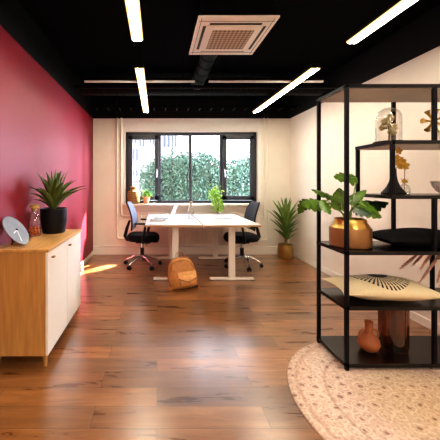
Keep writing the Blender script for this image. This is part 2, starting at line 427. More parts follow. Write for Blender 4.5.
struct(wb.build('wall_back', M['creamlit'], smooth=False), 'cream end wall around the dark framed window')

def skirting(name, x0, x1, y0, y1, h):
    b = MB(); b.box(((x0 + x1) / 2, (y0 + y1) / 2, h / 2), (x1 - x0, y1 - y0, h), bev=.004, seg=1)
    struct(b.build(name, M['whitewarm'], smooth=False))
skirting('baseboard_left', XL, XL + .015, YF, YB, .075)
skirting('baseboard_right', XR - .015, XR, YF, YB, .085)
skirting('baseboard_back', XL + .015, XR - .015, YB - .045, YB, .15)

b = MB()
b.box(((WX0 + WX1) / 2, YB - .006, (WZ1 + 2.575) / 2), (WX1 - WX0 + .12, .012, 2.575 - WZ1))
for x in (WX0 - .03, WX1 + .03): b.box((x, YB - .006, (WZ0 + WZ1) / 2), (.06, .012, WZ1 - WZ0))
struct(b.build('trim_1', M['trim'], smooth=False), 'white painted surround of the window')
# window: frame, sashes, panes, handles, sill
win = struct(thing('window_1', 'four-pane dark framed window in the end wall', 'window', ((WX0 + WX1) / 2, YB + .07, WZ0)))
wcx = (WX0 + WX1) / 2
Wd = 300 / 5.77
def wx(px): return (px - CX) / F * 5.77 - wcx
H = WZ1 - WZ0
def bar(b, x0, x1, z0, z1, d=.07, y=.035): b.box(((x0 + x1) / 2, y, (z0 + z1) / 2), (x1 - x0, d, z1 - z0), bev=.004, seg=1)
hw = (WX1 - WX0) / 2
b = MB(); bar(b, -hw, -hw + .055, 0, H); bar(b, hw - .055, hw, 0, H); bar(b, -hw, hw, 0, .05); bar(b, -hw, hw, H - .055, H)
xm = [wx(159.5), wx(190.5), wx(221.5)]
for x in xm: bar(b, x - .028, x + .028, .05, H - .05)
b.build('window_frame', M['frame'], win, smooth=False)
def sash(x0, x1):
    b = MB(); w = .08
    for a in ((x0, x0 + w, .06, H - .065), (x1 - w, x1, .06, H - .065), (x0, x1, .06, .06 + w), (x0, x1, H - .065 - w, H - .065)):
        bar(b, a[0], a[1], a[2], a[3], .06, -.02)
    return b.build('casement_sash', M['frame'], win, smooth=False)
s1 = sash(-hw + .05, xm[0] - .01); s2 = sash(xm[2] + .01, hw - .05)
for x0, x1 in ((-hw + .08, xm[0] - .04), (xm[0] + .02, xm[1] - .02), (xm[1] + .02, xm[2] - .02), (xm[2] + .05, hw - .08)):
    MB().box(((x0 + x1) / 2, .03, H / 2), (x1 - x0, .006, H - .11)).build('window_pane', M['pane'], win, smooth=False)
for s, x in ((s1, xm[0] - .05), (s2, xm[2] + .05)):
    b = MB(); b.box((x, -.06, .62), (.022, .02, .07), bev=.004); b.tube([(x, -.07, .63), (x, -.095, .63), (x, -.10, .60), (x, -.10, .49)], .009, 8)
    b.build('window_handle', M['steel'], s)
struct(MB().box((wcx, YB - .005, WZ0 - .02), (WX1 - WX0 + .1, .33, .04), bev=.008).build('window_sill', M['whitewarm']), 'white sill running under the window')

# pipes
def pipe(name, pts, r, label, group=None):
    return tag(MB().tube(pts, r, 10).build(name, M['pipe']), label, 'pipe', group)
def bend(pts, rad=.06, n=5):
    pts = [Vector(p) for p in pts]; out = [pts[0]]
    for a, b_, c in zip(pts, pts[1:], pts[2:]):
        u = (a - b_).normalized(); v = (c - b_).normalized()
        p, q = b_ + u * rad, b_ + v * rad
        for i in range(n + 1):
            t = i / n; out.append(p * (1 - t) ** 2 + b_ * 2 * t * (1 - t) + q * t * t)
    out.append(pts[-1]); return out
RX0, RX1, RZ0, RZ1 = -.38, 1.96, .20, .78
pipe('heating_pipe', bend([(-.755, 5.665, ZC), (-.755, 5.665, .30), (RX0 - .01, 5.665, .30)]), .019, 'white vertical heating pipe nearest the red wall')
pipe('heating_pipe', bend([(-.675, 5.665, ZC), (-.675, 5.665, .72), (RX0 - .01, 5.665, .72)]), .019, 'white heating pipe just left of the window frame')
pipe('heating_pipe', bend([(2.02, 5.665, ZC), (2.02, 5.665, .70), (RX1 + .01, 5.665, .70)], .02), .016, 'white heating pipe just right of the window frame')
pipe('heating_pipe', bend([(2.09, 5.665, ZC), (2.09, 5.665, .27), (RX1 + .01, 5.665, .27)], .05), .014, 'thin white heating pipe nearest the corner plant')

rad = thing('radiator', 'long white ribbed radiator under the window behind the desks', 'radiator', ((RX0 + RX1) / 2, 5.64, RZ0))
w = RX1 - RX0; h = RZ1 - RZ0
b = MB(); b.box((0, 0, h / 2), (w, .05, h), bev=.008)
n = int(w / .05)
for i in range(n): b.box((-w / 2 + .03 + i * (w - .06) / (n - 1), -.027, h / 2), (.026, .016, h - .07), bev=.006, seg=1)
b.build('ribbed_panel', M['radiator'], rad)
MB().box((0, 0, h + .008), (w + .01, .075, .016), bev=.003).build('top_grille', M['radiator'], rad)
b = MB(); b.cyl((w / 2 + .0, 0, h - .08), (w / 2 + .03, 0, h - .08), .018, .015); b.build('radiator_valve', M['white'], rad)
for x in (-w / 2 + .2, w / 2 - .2): MB().box((x, .04, h / 2), (.04, .03, h - .1)).build('wall_bracket', M['radiator'], rad)

# ------------------------------------------------------------------ ceiling fittings
def strip_light(x, y0, y1, label):
    z = 2.555; L_ = y1 - y0
    t = thing('strip_light', label, 'ceiling light', (x, (y0 + y1) / 2, z), 0, 'long warm strip lights under the black ceiling')
    MB().box((0, 0, .028), (.085, L_, .05), bev=.003, seg=1).build('lamp_housing', M['plastic'], t, smooth=False)
    MB().box((0, 0, -.004), (.070, L_ - .01, .014), bev=.003, seg=1).build('diffuser', M['lamp'], t, smooth=False)
    MB().box((0, 0, .003), (.096, L_ - .006, .008)).build('halo_rim', M['lamphalo'], t, smooth=False)  # glowing rim added to imitate the yellow halo around the strip
    for s in (-1, 1): MB().cyl((0, s * L_ * .35, .05), (0, s * L_ * .35, ZC - z), .003, seg=6).build('hanging_cable', M['black'], t)
    return t
strip_light(-.185, 3.15, 5.08, 'strip light nearer the window on the red wall side')
strip_light(-.165, .62, 2.535, 'strip light nearer the viewer, upper left beside the air conditioner')
strip_light(1.67, 3.15, 5.10, 'strip light nearer the window, left of the shelving unit')
strip_light(1.67, .62, 2.575, 'strip light nearer the viewer, above the shelving unit')

Ca = thing('air_conditioner', 'square white ceiling air conditioner cassette with beige perforated grille', 'air conditioner', (0, 0, 0))
zc = 2.575; y0, y1 = 2.215, 2.87; cxm = .607; cym = (y0 + y1) / 2; S = .605; SY = y1 - y0
Ca.location = (cxm, cym, zc)
b = MB()
b.box((0, 0, .008), (S, SY, .016), bev=.004); b.build('cover_panel', M['cass'], Ca)
MB().box((0, 0, .2025), (S - .06, SY - .06, .345)).build('unit_casing', M['duct'], Ca, smooth=False)
b = MB(); q = .235
for s in (-1, 1):
    b.box((s * q, 0, -.001), (.022, .40, .006)); b.box((0, s * q, -.001), (.40, .022, .006))
b.build('air_slot', M['slot'], Ca, smooth=False)
b = MB(); b.box((0, 0, -.006), (.44, .44, .014), bev=.005); b.build('inner_cover', M['cass'], Ca)
MB().box((0, 0, -.015), (.33, .33, .006)).build('perforated_grille', M['grille'], Ca, smooth=False)
b = MB()
for s in (-1, 1): b.box((s * .272, 0, -.0005), (.003, SY - .03, .003)); b.box((0, s * .272, -.0005), (S - .03, .003, .003))
b.build('panel_seam', M['slot'], Ca, smooth=False)

for xa, xb, lab in ((-.885, .46, 'pale ceiling rail crossing behind the left strip light'), (.63, 2.02, 'pale ceiling rail between air conditioner and shelving unit')):
    t = thing('ceiling_rail', lab, 'rail', ((xa + xb) / 2, 3.65, 2.585), 0, 'pale rails under the ceiling')
    MB().box((0, 0, 0), (xb - xa, .03, .022), bev=.003, seg=1).build('rail_body', M['rail'], t, smooth=False)
    for s in (-1, 1): MB().cyl((s * (xb - xa) * .4, 0, .01), (s * (xb - xa) * .4, 0, ZC - 2.585), .004, seg=6).build('hanging_rod', M['black'], t)

def duct(name, pts, r, label, flat=1.0):
    pts = [Vector(p) for p in pts]
    b = MB(); b.tube(pts, r, 20)
    for a, c in zip(pts, pts[1:]):
        L_ = (c - a).length; d = (c - a).normalized(); k = int(L_ / .22)
        for i in range(k): b.tube([a + d * (.1 + i * .22), a + d * (.115 + i * .22)], r + .006, 20)
    tag(b.build(name, M['duct']), label, 'duct')
duct('air_duct', [(-1.1, 4.4, 2.76), (2.4, 4.4, 2.76)], .12, 'thick black round duct running across near the window')
duct('air_duct', [(.57, 2.95, 2.76), (.57, 4.27, 2.76)], .09, 'black round duct running from the air conditioner towards the window')
duct('cable_pipe', [(-1.1, 4.0, 2.63), (2.4, 4.0, 2.63)], .022, 'thin black pipe crossing the ceiling behind the rails')
tr = thing('cable_tray', 'black cable tray hanging across the ceiling near the window', 'cable tray', (.65, 5.25, 2.66))
b = MB()
for s in (-1, 1): b.box((0, s * .1, 0), (3.5, .006, .05))
for i in range(18): b.box((-1.7 + i * .2, 0, -.02), (.02, .2, .006))
b.build('tray_rungs', M['duct'], tr, smooth=False)
for s in (-1, 1): MB().cyl((s * 1.2, 0, .0), (s * 1.2, 0, ZC - 2.66), .005, seg=6).build('hanging_rod', M['black'], tr)

# ------------------------------------------------------------------ sideboard
sx0, sx1, sy0, sy1, sz = XL + .012, -.795, 2.185, 3.125, .868
sb = thing('sideboard', 'low golden oak sideboard with two white doors against the red wall', 'sideboard', ((sx0 + sx1) / 2, (sy0 + sy1) / 2, 0))
D, Wb = sx1 - sx0, sy1 - sy0
MB().box((0, 0, sz - .0125), (D + .012, Wb + .012, .025), bev=.003, seg=1).build('cabinet_top', M['oaktop'], sb, smooth=False)
b = MB(); zb = .088
for s in (-1, 1): b.box((-.009, s * (Wb / 2 - .01), (zb + sz - .025) / 2), (D - .018, .02, sz - .025 - zb))
b.box((-.009, 0, zb + .01), (D - .018, Wb - .04, .02)); b.box((-D / 2 + .008, 0, (zb + sz - .025) / 2), (.012, Wb - .04, sz - .025 - zb))
b.build('cabinet_body', M['oak'], sb, smooth=False)
for s in (-1, 1):
    hgt = sz - .025 - zb - .006; dw = Wb / 2 - .004
    d = MB().box((D / 2 - .009, s * Wb / 4, zb + hgt / 2 + .002), (.018, dw, hgt), bev=.002, seg=1).build('door', M['door'], sb, smooth=False)
    yk = -dw / 2 + .085 if s < 0 else -dw / 2 + .05
    b = MB(); b.box((D / 2 + .012, s * Wb / 4 + yk, sz - .075), (.024, .032, .014), bev=.004); b.build('knob', M['knob'], d)
for ax in (-1, 1):
    for ay in (-1, 1):
        MB().tube([(ax * (D / 2 - .03), ay * (Wb / 2 - .035), 0), (ax * (D / 2 - .03), ay * (Wb / 2 - .035), zb)], [.013, .02], 12).build('leg', M['oak'], sb)

# disc ornament
dl = Vector((-1.012, 2.36, sz)); R = .132
nrm = Vector((.80, -.05, .60)).normalized()
side = nrm.cross(Vector((0, 0, 1))).normalized(); upv = side.cross(nrm).normalized()
if upv.z < 0: upv = -upv
t = thing('disc_clock', 'round pale blue-grey disc clock tilted back on a black stand on the sideboard', 'clock', dl)
cen = Vector((0, 0, 0)) + upv * R + Vector((0, 0, .004)) + Vector((-.02, 0, 0))
rot = Matrix((side, upv, nrm)).transposed()
def disc(prof, o=cen, seg=40):
    b = MB(); b.lathe(prof, (0, 0, 0), seg)
    for v in b.bm.verts: v.co = rot @ v.co + o
    return b
disc([(.0, -.006), (R * .9, -.006), (R, -.001), (R, .003), (R * .97, .006), (R * .9, .004), (0, .004)]).build('clock_face', M['disc'], t)
disc([(0, .004), (.009, .004), (.009, .012), (0, .013)], seg=16).build('centre_pin', M['black'], t)
b = MB(); b.box((.035, -.012, .006), (.075, .008, .003), (0, 0, -.3)); b.box((.02, -.055, .0065), (.010, .10, .003), (0, 0, .35))
for v in b.bm.verts: v.co = rot @ v.co + cen
b.build('clock_hand', M['discgrey'], t)
b = MB(); p0 = cen - nrm * .012 + upv * .03
b.tube([p0, Vector((-.135, .02, .006)), Vector((-.12, -.03, .006)), cen - nrm * .012 - upv * .05], .005, 8)
b.build('stand', M['black'], t)

# bottle of sweets
t = thing('glass_bottle', 'clear glass bottle with golden stopper and orange sweets beside the disc clock', 'bottle', (-1.118, 2.74, sz))
r = .056
MB().lathe([(0, .003), (r * .92, .002), (r, .01), (r, .13), (r * .97, .15), (r * .62, .195), (r * .48, .215), (r * .48, .245), (r * .56, .25)], seg=32).build('bottle_glass', M['clearpink'], t)
b = MB()
rnd = random.Random(3)
for i in range(46):
    a = rnd.random() * 2 * PI; q = math.sqrt(rnd.random()) * (r - .016)
    b.sphere((q * math.cos(a), q * math.sin(a), .016 + rnd.random() * .058), .0125, 8)
b.build('sweets', M['orangefill'], t)['kind'] = 'stuff'
b = MB(); b.lathe([(0, .228), (r * .44, .228), (r * .47, .25), (r * .7, .252), (r * .74, .262), (r * .7, .285), (0, .29)], seg=24); b.build('stopper', M['cork'], t)

# agave in a black pot
t = thing('potted_agave', 'spiky agave plant in a matt black pot on the sideboard', 'plant', (-1.008, 2.93, sz))
MB().lathe([(0, .0), (.100, 0), (.108, .01), (.126, .12), (.127, .232), (.122, .238), (.117, .232), (.115, .21), (0, .208)], seg=40).build('pot', M['blackpot'], t)
MB().lathe([(0, .214), (.06, .216), (.114, .211)], seg=24).build('soil', M['soil'], t)
rnd = random.Random(11)
k = 0
for ring, (nn, e0, e1, L_, W_) in enumerate(((11, .95, .0, .42, .066), (9, 1.2, .45, .40, .070), (7, 1.35, 1.0, .41, .064), (4, 1.5, 1.35, .38, .05))):
    for i in range(nn):
        az = 2 * PI * (i + .5 * (ring % 2)) / nn + rnd.uniform(-.15, .15)
        Lb = L_ * rnd.uniform(.85, 1.08)
        rch = Lb * math.cos((e0 + e1) / 2) * -math.cos(az)
        if rch > .185: Lb *= .185 / rch
        MB().blade((.012 * math.cos(az), .012 * math.sin(az), .215), az, Lb, W_, e0 + rnd.uniform(-.1, .1), e1 + rnd.uniform(-.15, .2), .3, 9, .7, .3).build('leaf', M['agave'], t)

# ------------------------------------------------------------------ desks
DZ = .79
def desk(x0, x1, label, group):
    y0, y1 = 4.0, 5.50
    t = thing('desk', label, 'desk', ((x0 + x1) / 2, (y0 + y1) / 2, 0), 0, group)
    w, d = x1 - x0 - .008, y1 - y0
    MB().box((0, 0, DZ - .003), (w, d, .006)).build('desktop', M['desktop'], t, smooth=False)
    MB().box((0, 0, DZ - .016), (w, d, .020)).build('desktop_edge', M['edge'], t, smooth=False)
    for y in (-d / 2 + .17, d / 2 - .17):
        lg = MB().box((.03, y, DZ * .5 - .005), (.088, .05, DZ - .05), bev=.004, seg=1).build('leg', M['deskleg'], t, smooth=False)
        MB().box((.03, y, .0225), (.61, .055, .035), bev=.006, seg=1).build('foot', M['deskleg'], lg, smooth=False)
        for s in (-1, 1): MB().box((.03 + s * .285, y, .003), (.05, .06, .006)).build('foot_pad', M['plastic'], lg, smooth=False)
        MB().box((.03, y, DZ - .04), (.5, .05, .03)).build('top_bracket', M['deskleg'], lg, smooth=False)
    for s in (-1, 1): MB().box((s * .16, 0, DZ - .04), (.03, d - .34, .03)).build('frame_beam', M['deskleg'], t, smooth=False)
    return t
desk(-.165, .612, 'white desk with plywood edge on the left, under the open laptop', 'white desks standing side by side')
desk(.620, 1.397, 'white desk with plywood edge on the right, holding only a flat notebook', 'white desks standing side by side')

# laptop seen from the side, facing left
lp = thing('laptop', 'open silver laptop seen edge-on on the left desk', 'laptop', (.22, 4.85, DZ), -.28)
MB().box((-.105, 0, .009), (.22, .32, .014), bev=.003).build('keyboard_base', M['alu'], lp)
b = MB(); b.box((.055, 0, .115), (.008, .32, .222), (0, .42, 0), bev=.003); s_ = b.build('screen_lid', M['alu'], lp)
b = MB(); b.box((.0495, 0, .1165), (.002, .30, .20), (0, .42, 0)); b.build('display', M['screen'], s_, smooth=False)
# notebooks
for k, (m, lab) in enumerate(((M['browncover'], 'thin brown notebook lying under a blue one on the left desk'), (M['bluecover'], 'thin blue-grey notebook on top of a brown one on the left desk'))):
    t = thing('notebook', lab, 'notebook', (.01 + .01 * k, 4.45 + .01 * k, DZ + .0145 * k), .05 + .12 * k, 'notebooks at the left desk edge')
    MB().box((0, 0, .007), (.205, .15, .009)).build('pages', M['paper'], t, smooth=False)
    b = MB(); b.box((0, 0, .0012), (.21, .155, .0024)); b.box((0, 0, .0128), (.21, .155, .0024)); b.box((-.104, 0, .007), (.0025, .155, .0135)); b.build('cover', m, t, smooth=False)
# carafe
t = thing('water_carafe', 'glass water carafe with cork stopper between the two desks', 'carafe', (.525, 4.66, DZ))
MB().lathe([(0, .003), (.046, .002), (.050, .01), (.050, .12), (.044, .15), (.026, .19), (.023, .24), (.030, .25)], seg=28).build('carafe_glass', M['clear'], t)
MB().lathe([(0, .006), (.046, .006), (.046, .10), (0, .10)], seg=24).build('water', M['water'], t)
MB().lathe([(0, .232), (.019, .232), (.026, .262), (.024, .272), (0, .274)], seg=20).build('cork', M['cork'], t)
# notebook open on right desk
t = thing('open_notebook', 'open white notebook lying flat on the right desk', 'notebook', (1.06, 4.86, DZ), -.12)
b = MB(); b.box((0, 0, .003), (.38, .26, .005)); b.build('cover', M['bluecover'], t, smooth=False)
for s in (-1, 1):
    b = MB(); rr = []
    for i in range(7):
        u = i / 6; x = s * (.004 + u * .178); z = .006 + .012 * math.sin(PI * min(1, u * 1.1 + .1)) * (1 - .4 * u)
        rr.append((x, z))
    rings = []
    for y in (-.125, .125): rings.append([Vector((x, y, z)) for x, z in rr] + [Vector((rr[-1][0], y, .0056)), Vector((rr[0][0], y, .0056))])
    b.rings(rings); b.build('page_block', M['paper'], t, smooth=False)

# ------------------------------------------------------------------ office chairs (facing +X)
def office_chair(loc, rz, label, group, backm):
    t = thing('office_chair', label, 'chair', loc, rz, group)
    for k in range(5):
        a = 2 * PI * k / 5 + .35
        d = Vector((math.cos(a), math.sin(a), 0))
        lg = MB().tube([d * .03 + Vector((0, 0, .165)), d * .12 + Vector((0, 0, .155)), d * .22 + Vector((0, 0, .115)), d * .30 + Vector((0, 0, .072))], [.024, .022, .017, .014], 10).build('base_leg', M['chrome'], t)
        b = MB(); p = d * .30; q = Vector((-d.y, d.x, 0))
        for s in (-1, 1): b.cyl(p + q * s * .012 + Vector((0, 0, .03)), p + q * s * .028 + Vector((0, 0, .03)), .03, .028, 16)
        b.cyl(p + Vector((0, 0, .03)), p + Vector((0, 0, .075)), .010, .010, 8); b.box(p + Vector((0, 0, .056)), (.03, .03, .018), bev=.006)
        b.build('caster', M['plastic'], lg)
    MB().cyl((0, 0, .14), (0, 0, .30), .032, .030, 16).build('column_sleeve', M['plastic'], t)
    MB().cyl((0, 0, .19), (0, 0, .42), .019, .019, 16).build('gas_column', M['chrome'], t)
    b = MB(); b.box((.02, 0, .405), (.24, .17, .05), bev=.015); b.tube([(.08, -.08, .40), (.10, -.2, .385)], .008, 8); b.build('tilt_mechanism', M['plastic'], t)
    # seat
    b = MB(); rings = []
    for z, k in ((.425, .86), (.435, .96), (.47, 1.0), (.505, .99), (.525, .93), (.530, .7), (.528, .35)):
        ring = []
        for i in range(36):
            a = 2 * PI * i / 36; ca, sa = math.cos(a), math.sin(a)
            n_ = 2 / 3.6
            x = abs(ca) ** n_ * (1 if ca >= 0 else -1) * .255 * k; y = abs(sa) ** n_ * (1 if sa >= 0 else -1) * .245 * k
            ring.append(Vector((x + .02, y, z - .03 * max(0, (x - .12) / .14) ** 2)))
        rings.append(ring)
    b.rings(rings); b.build('seat', M['seat'], t, auto=80)
    # backrest
    b = MB(); rings = []
    def back_x(z): return -.165 - .075 * (z - .6) / .45 + .035 * math.sin((z - .58) / .46 * PI)
    zs = [.60 + i * .044 for i in range(11)]
    for i, z in enumerate(zs):
        u = i / 10; wd = .225 * (1 - .30 * abs(u * 2 - 1) ** 3); ring = []
        for k in range(20):
            a = 2 * PI * k / 20; y = wd * math.copysign(abs(math.cos(a)) ** .8, math.cos(a)); x = .017 * math.sin(a)
            ring.append(Vector((back_x(z) + x + .10 * (y ** 2) / .05 * .35, y, z)))
        rings.append(ring)
    b.rings(rings); bk = b.build('backrest', backm, t, auto=70)
    for s in (-1, 1):
        MB().tube([(back_x(z) - .005 + .10 * ((.225 * (1 - .30 * abs((z - .6) / .44 * 2 - 1) ** 3)) ** 2) / .05 * .35, s * .222 * (1 - .30 * abs((z - .6) / .44 * 2 - 1) ** 3), z) for z in zs], .013, 8).build('back_frame', M['plastic'], bk)
    b = MB(); b.tube([(-.12, 0, .42), (-.25, 0, .43), (-.285, 0, .48), (-.255, 0, .60), (-.205, 0, .74)], [.03, .032, .03, .026, .02], 10, flat=1.0)
    b.build('back_spine', M['plastic'], t)
    for s in (-1, 1):
        ar = MB().tube([(.05, s * .17, .425), (.05, s * .275, .44), (.055, s * .285, .50), (.095, s * .285, .70)], [.02, .02, .022, .018], 10, flat=1.3).build('arm_support', M['plastic'], t)
        MB().box((.045, s * .285, .725), (.23, .07, .028), bev=.011).build('arm_pad', M['plastic'], ar)
    return t
office_chair((-.24, 4.88, 0), -.1, 'office chair with grey-blue mesh back on the left of the desks', 'black office chairs at the desks', M['mesh'])
office_chair((1.375, 4.86, 0), PI + .05, 'office chair with black back on the right, tucked under the desk', 'black office chairs at the desks', M['blackmesh'])

# ------------------------------------------------------------------ backpack
bp = thing('backpack', 'tan leather backpack leaning on the left desk leg on the floor', 'backpack', (.345, 3.87, 0), .12)
tilt = Matrix.Rotation(-.18, 3, 'X') @ Matrix.Rotation(-.10, 3, 'Y') @ Matrix.Diagonal((1.14, 1.1, 1.0))
def sup(n, a, k): return math.copysign(abs(math.cos(a)) ** (2 / n), math.cos(a)), math.copysign(abs(math.sin(a)) ** (2 / n), math.sin(a))
b = MB(); rings = []
for z, hx, hy in ((.0, .10, .045), (.006, .135, .07), (.03, .155, .085), (.12, .163, .088), (.22, .155, .08), (.30, .14, .066), (.35, .115, .05), (.375, .08, .032), (.382, .04, .015)):
    rings.append([Vector((hx * sup(3.2, 2 * PI * i / 40, 0)[0], hy * sup(3.2, 2 * PI * i / 40, 0)[1], z)) for i in range(40)])
b.rings(rings)
def lean(b):
    for v in b.bm.verts: v.co = tilt @ v.co
    return b
body = lean(b).build('bag_body', M['leather'], bp, auto=75)
b = MB(); rings = []
for z, hx, y in ((.035, .085, -.09), (.04, .095, -.112), (.10, .098, -.118), (.15, .092, -.114), (.17, .08, -.085)):
    rings.append([Vector((.045 + hx * sup(4, 2 * PI * i / 28, 0)[0], y * .5 - .035 + (abs(y) * .5 - .03) * sup(4, 2 * PI * i / 28, 0)[1], z)) for i in range(28)])
b.rings(rings); pk = lean(b).build('front_pocket', M['leather2'], bp, auto=75)
b = MB()
o = [(-.065, .205), (.145, .205), (.147, .13), (.085, .10), (.045, .083), (.005, .10), (-.06, .135)]
for y0_, y1_ in ((-.119, -.114),):
    rings = [[Vector((x, y0_ + (.030 if z > .19 else (.004 if z > .12 else 0)), z)) for x, z in o], [Vector((x, y1_ + (.030 if z > .19 else (.004 if z > .12 else 0)), z)) for x, z in o]]
b.rings(rings); lean(b).build('pocket_flap', M['leather2'], pk, smooth=False)
b = MB(); b.tube([(x, -.121 + (.004 if z > .12 else 0), z - .004) for x, z in o[2:]], .0045, 6); lean(b).build('stitching', M['thread'], pk)
b = MB(); b.tube(bend([(-.045, .0, .365), (-.05, .0, .445), (.045, .0, .44), (.04, .0, .365)], .035), .008, 8, flat=.6); lean(b).build('carry_handle', M['leather'], bp)
b = MB(); b.tube([(-.13, -.058, .22), (-.115, -.062, .31), (-.06, -.052, .345), (.03, -.05, .352), (.10, -.058, .315), (.135, -.064, .22)], .003, 6); lean(b).build('zip_line', M['thread'], bp)
b = MB(); b.tube([(.02, -.06, .345), (.015, -.068, .30), (.02, -.085, .255)], .006, 8, flat=.5); lean(b).build('zip_pull', M['leather2'], bp)
for s in (-1, 1):
    b = MB(); b.tube([(s * .10, .06, .30), (s * .15, .075, .18), (s * .17, .05, .06), (s * .19, -.02, .014), (s * .215, -.055, .014), (s * .16, -.085, .014)], .016, 8, flat=.35)
    if s > 0:
        for v in b.bm.verts: v.co.x = .17 + (v.co.x - .17) * .7 if v.co.x > .17 else v.co.x
    b.build('shoulder_strap', M['leather'], bp)

# ------------------------------------------------------------------ window sill things
SZ = WZ0
t = thing('wicker_jar', 'honey-coloured woven jar at the left end of the window sill', 'jar', (at(133.5, 203, 5.66).x, 5.655, SZ))
MB().lathe([(0, 0), (.095, 0), (.112, .01), (.118, .10), (.114, .20), (.10, .235), (.06, .25), (.055, .25), (.055, .27), (.064, .315), (.058, .32), (.048, .27), (0, .26)], seg=32).build('woven_body', M['wicker'], t)
t = thing('potted_herb', 'small bushy green plant in a pink terracotta pot beside the woven jar', 'plant', (at(146.5, 203, 5.66).x, 5.655, SZ))
MB().lathe([(0, 0), (.045, 0), (.062, .10), (.070, .102), (.070, .13), (.062, .13), (.058, .11), (0, .11)], seg=24).build('pot', M['saltpot'], t)
def leaf_cloud(n, f, size, seed):
    rnd = random.Random(seed); b = MB()
    for i in range(n):
        p = f(rnd); nr = Vector((rnd.gauss(0, 1), rnd.gauss(0, 1) - .5, rnd.gauss(0, 1) + .4)).normalized()
        a = nr.orthogonal().normalized(); c = nr.cross(a); th = rnd.random() * 2 * PI
        a, c = a * math.cos(th) + c * math.sin(th), c * math.cos(th) - a * math.sin(th)
        s = size * rnd.uniform(.7, 1.3)
        vs = [b.bm.verts.new(p + a * u * s + c * v * s + nr * w * s) for u, v, w in ((-1, 0, 0), (-.4, .5, .1), (.3, .42, .1), (1, 0, -.15), (.3, -.42, .1), (-.4, -.5, .1))]
        b.face(vs)
    return b
leaf_cloud(150, lambda r: Vector((r.gauss(0, .045), r.gauss(0, .04), .165 + r.gauss(0, .035))), .022, 2).build('foliage', M['leafgreen'], t, smooth=False)
tp = at(217, 203, 5.6)
t = thing('trailing_plant', 'lime green trailing plant spilling over the window sill above the right desk', 'plant', (tp.x, 5.645, SZ))
MB().lathe([(0, 0), (.05, 0), (.065, .10), (.066, .115), (.06, .112), (0, .10)], seg=24).build('pot', M['white'], t)
def trail(r):
    u = r.random()
    if u < .55: return Vector((r.gauss(-.02, .06), r.gauss(-.03, .05), .17 + r.gauss(0, .075)))
    u = r.random(); return Vector((-.05 + r.gauss(.02, .05) + .05 * u, -.12 - r.random() * .06, .10 - .24 * u))
leaf_cloud(260, trail, .032, 5).build('foliage', M['lime'], t, smooth=False)

# ------------------------------------------------------------------ corner plant
cpX, cpY = 2.30, 5.37
t = thing('potted_yucca', 'tall green yucca in a gold pot on the floor in the far corner', 'plant', (cpX, cpY, 0))
MB().lathe([(0, 0), (.108, 0), (.122, .02), (.135, .12), (.132, .22), (.122, .255), (.116, .25), (.112, .22), (0, .215)], seg=40).build('pot', M['goldold'], t)
MB().lathe([(0, .226), (.06, .228), (.113, .222)], seg=24).build('soil', M['soil'], t)
MB().tube([(0, 0, .21), (.01, .0, .34), (.0, 0, .47), (.01, 0, .58)], [.028, .024, .022, .016], 10).build('stem', M['trunk'], t)
rnd = random.Random(21)
def yleaf(z0, az, L_, e0, e1, W_=.07):
    h = math.cos(az)
    reach = L_ * math.cos((e0 + e1) / 2)
    lim = .20 if h > 0 else 9
    if h > .15 and reach * h > lim: L_ *= max(.55, lim / (reach * h))
    hy = math.sin(az)
    if hy > .2 and reach * hy > .2: L_ *= max(.5, .2 / (reach * hy))
    m = M['yucca'] if rnd.random() < .65 else M['yuccal']
    MB().blade((0.005, 0, z0), az, L_, W_, e0, e1, .22, 9, .5, .4).build('leaf', m, t)
for i in range(11): yleaf(.30 + .008 * i, 2 * PI * i / 11 + rnd.uniform(-.2, .2), .30, .8, .5, .055)
for i in range(11): yleaf(.39 + .006 * i, 2 * PI * i / 11 + .3 + rnd.uniform(-.2, .2), .42, .9, .55, .06)
for i in range(13): yleaf(.47 + .008 * i, 2 * PI * i / 13 + rnd.uniform(-.2, .2), .50, .95, .55, .065)
for i in range(12): yleaf(.52 + .006 * i, 2 * PI * i / 12 + rnd.uniform(-.2, .2), .55, 1.2, .95, .065)
for i in range(6): yleaf(.57, 2 * PI * i / 6, .54, 1.45, 1.3, .055)

# ------------------------------------------------------------------ shelving unit
SX0, SX1, SYF, SYB, SH = 1.345, 2.46, 2.135, 2.53, 2.055
su = thing('shelving_unit', 'tall black metal shelving unit with staggered shelves on the right', 'shelf', (SX0, SYF, 0))
P = .025
def post(x, y, z0, z1):
    MB().box((x - SX0, y - SYF, (z0 + z1) / 2), (P, P, z1 - z0), bev=.002, seg=1).build('post', M['black'], su, smooth=False)
def board(x0, x1, z, under=False, th=.026):
    b = MB()
    b.box(((x0 + x1) / 2 - SX0, (SYB - SYF) / 2, z - th / 2), (x1 - x0, SYB - SYF, th))
    if under:
        b.mi = 1; b.box(((x0 + x1) / 2 - SX0, (SYB - SYF) / 2, z - th - .001), (x1 - x0 - .03, SYB - SYF - .03, .004)); b.mi = 0
    return b.build('shelf_board', [M['board'], M['underside']], su, smooth=False)
zA, zB, zC_, zD, zE = .062, .468, .862, 1.262, 1.655
for x in (SX0 + P / 2, SX1 - P / 2):
    for y in (SYF + P / 2, SYB - P / 2): post(x, y, 0.0115, SH)
XM1, XM2 = 1.685, 1.985
for y in (SYF + P / 2, SYB - P / 2):
    post(XM1, y, zD, zE); post(XM2, y, zE, SH - .02); post(XM2, y, zC_, zD - .02); post(XM2, y, zA, zB - .02)
    post(2.31, y, zB, zC_ - .02)
board(SX0, SX1, zA); board(SX0, SX1, zB); board(SX0, SX1, zC_); board(XM1 - .014, SX1, zD); board(XM1 - .014, SX1, zE, True); board(SX0, SX1, SH, True)

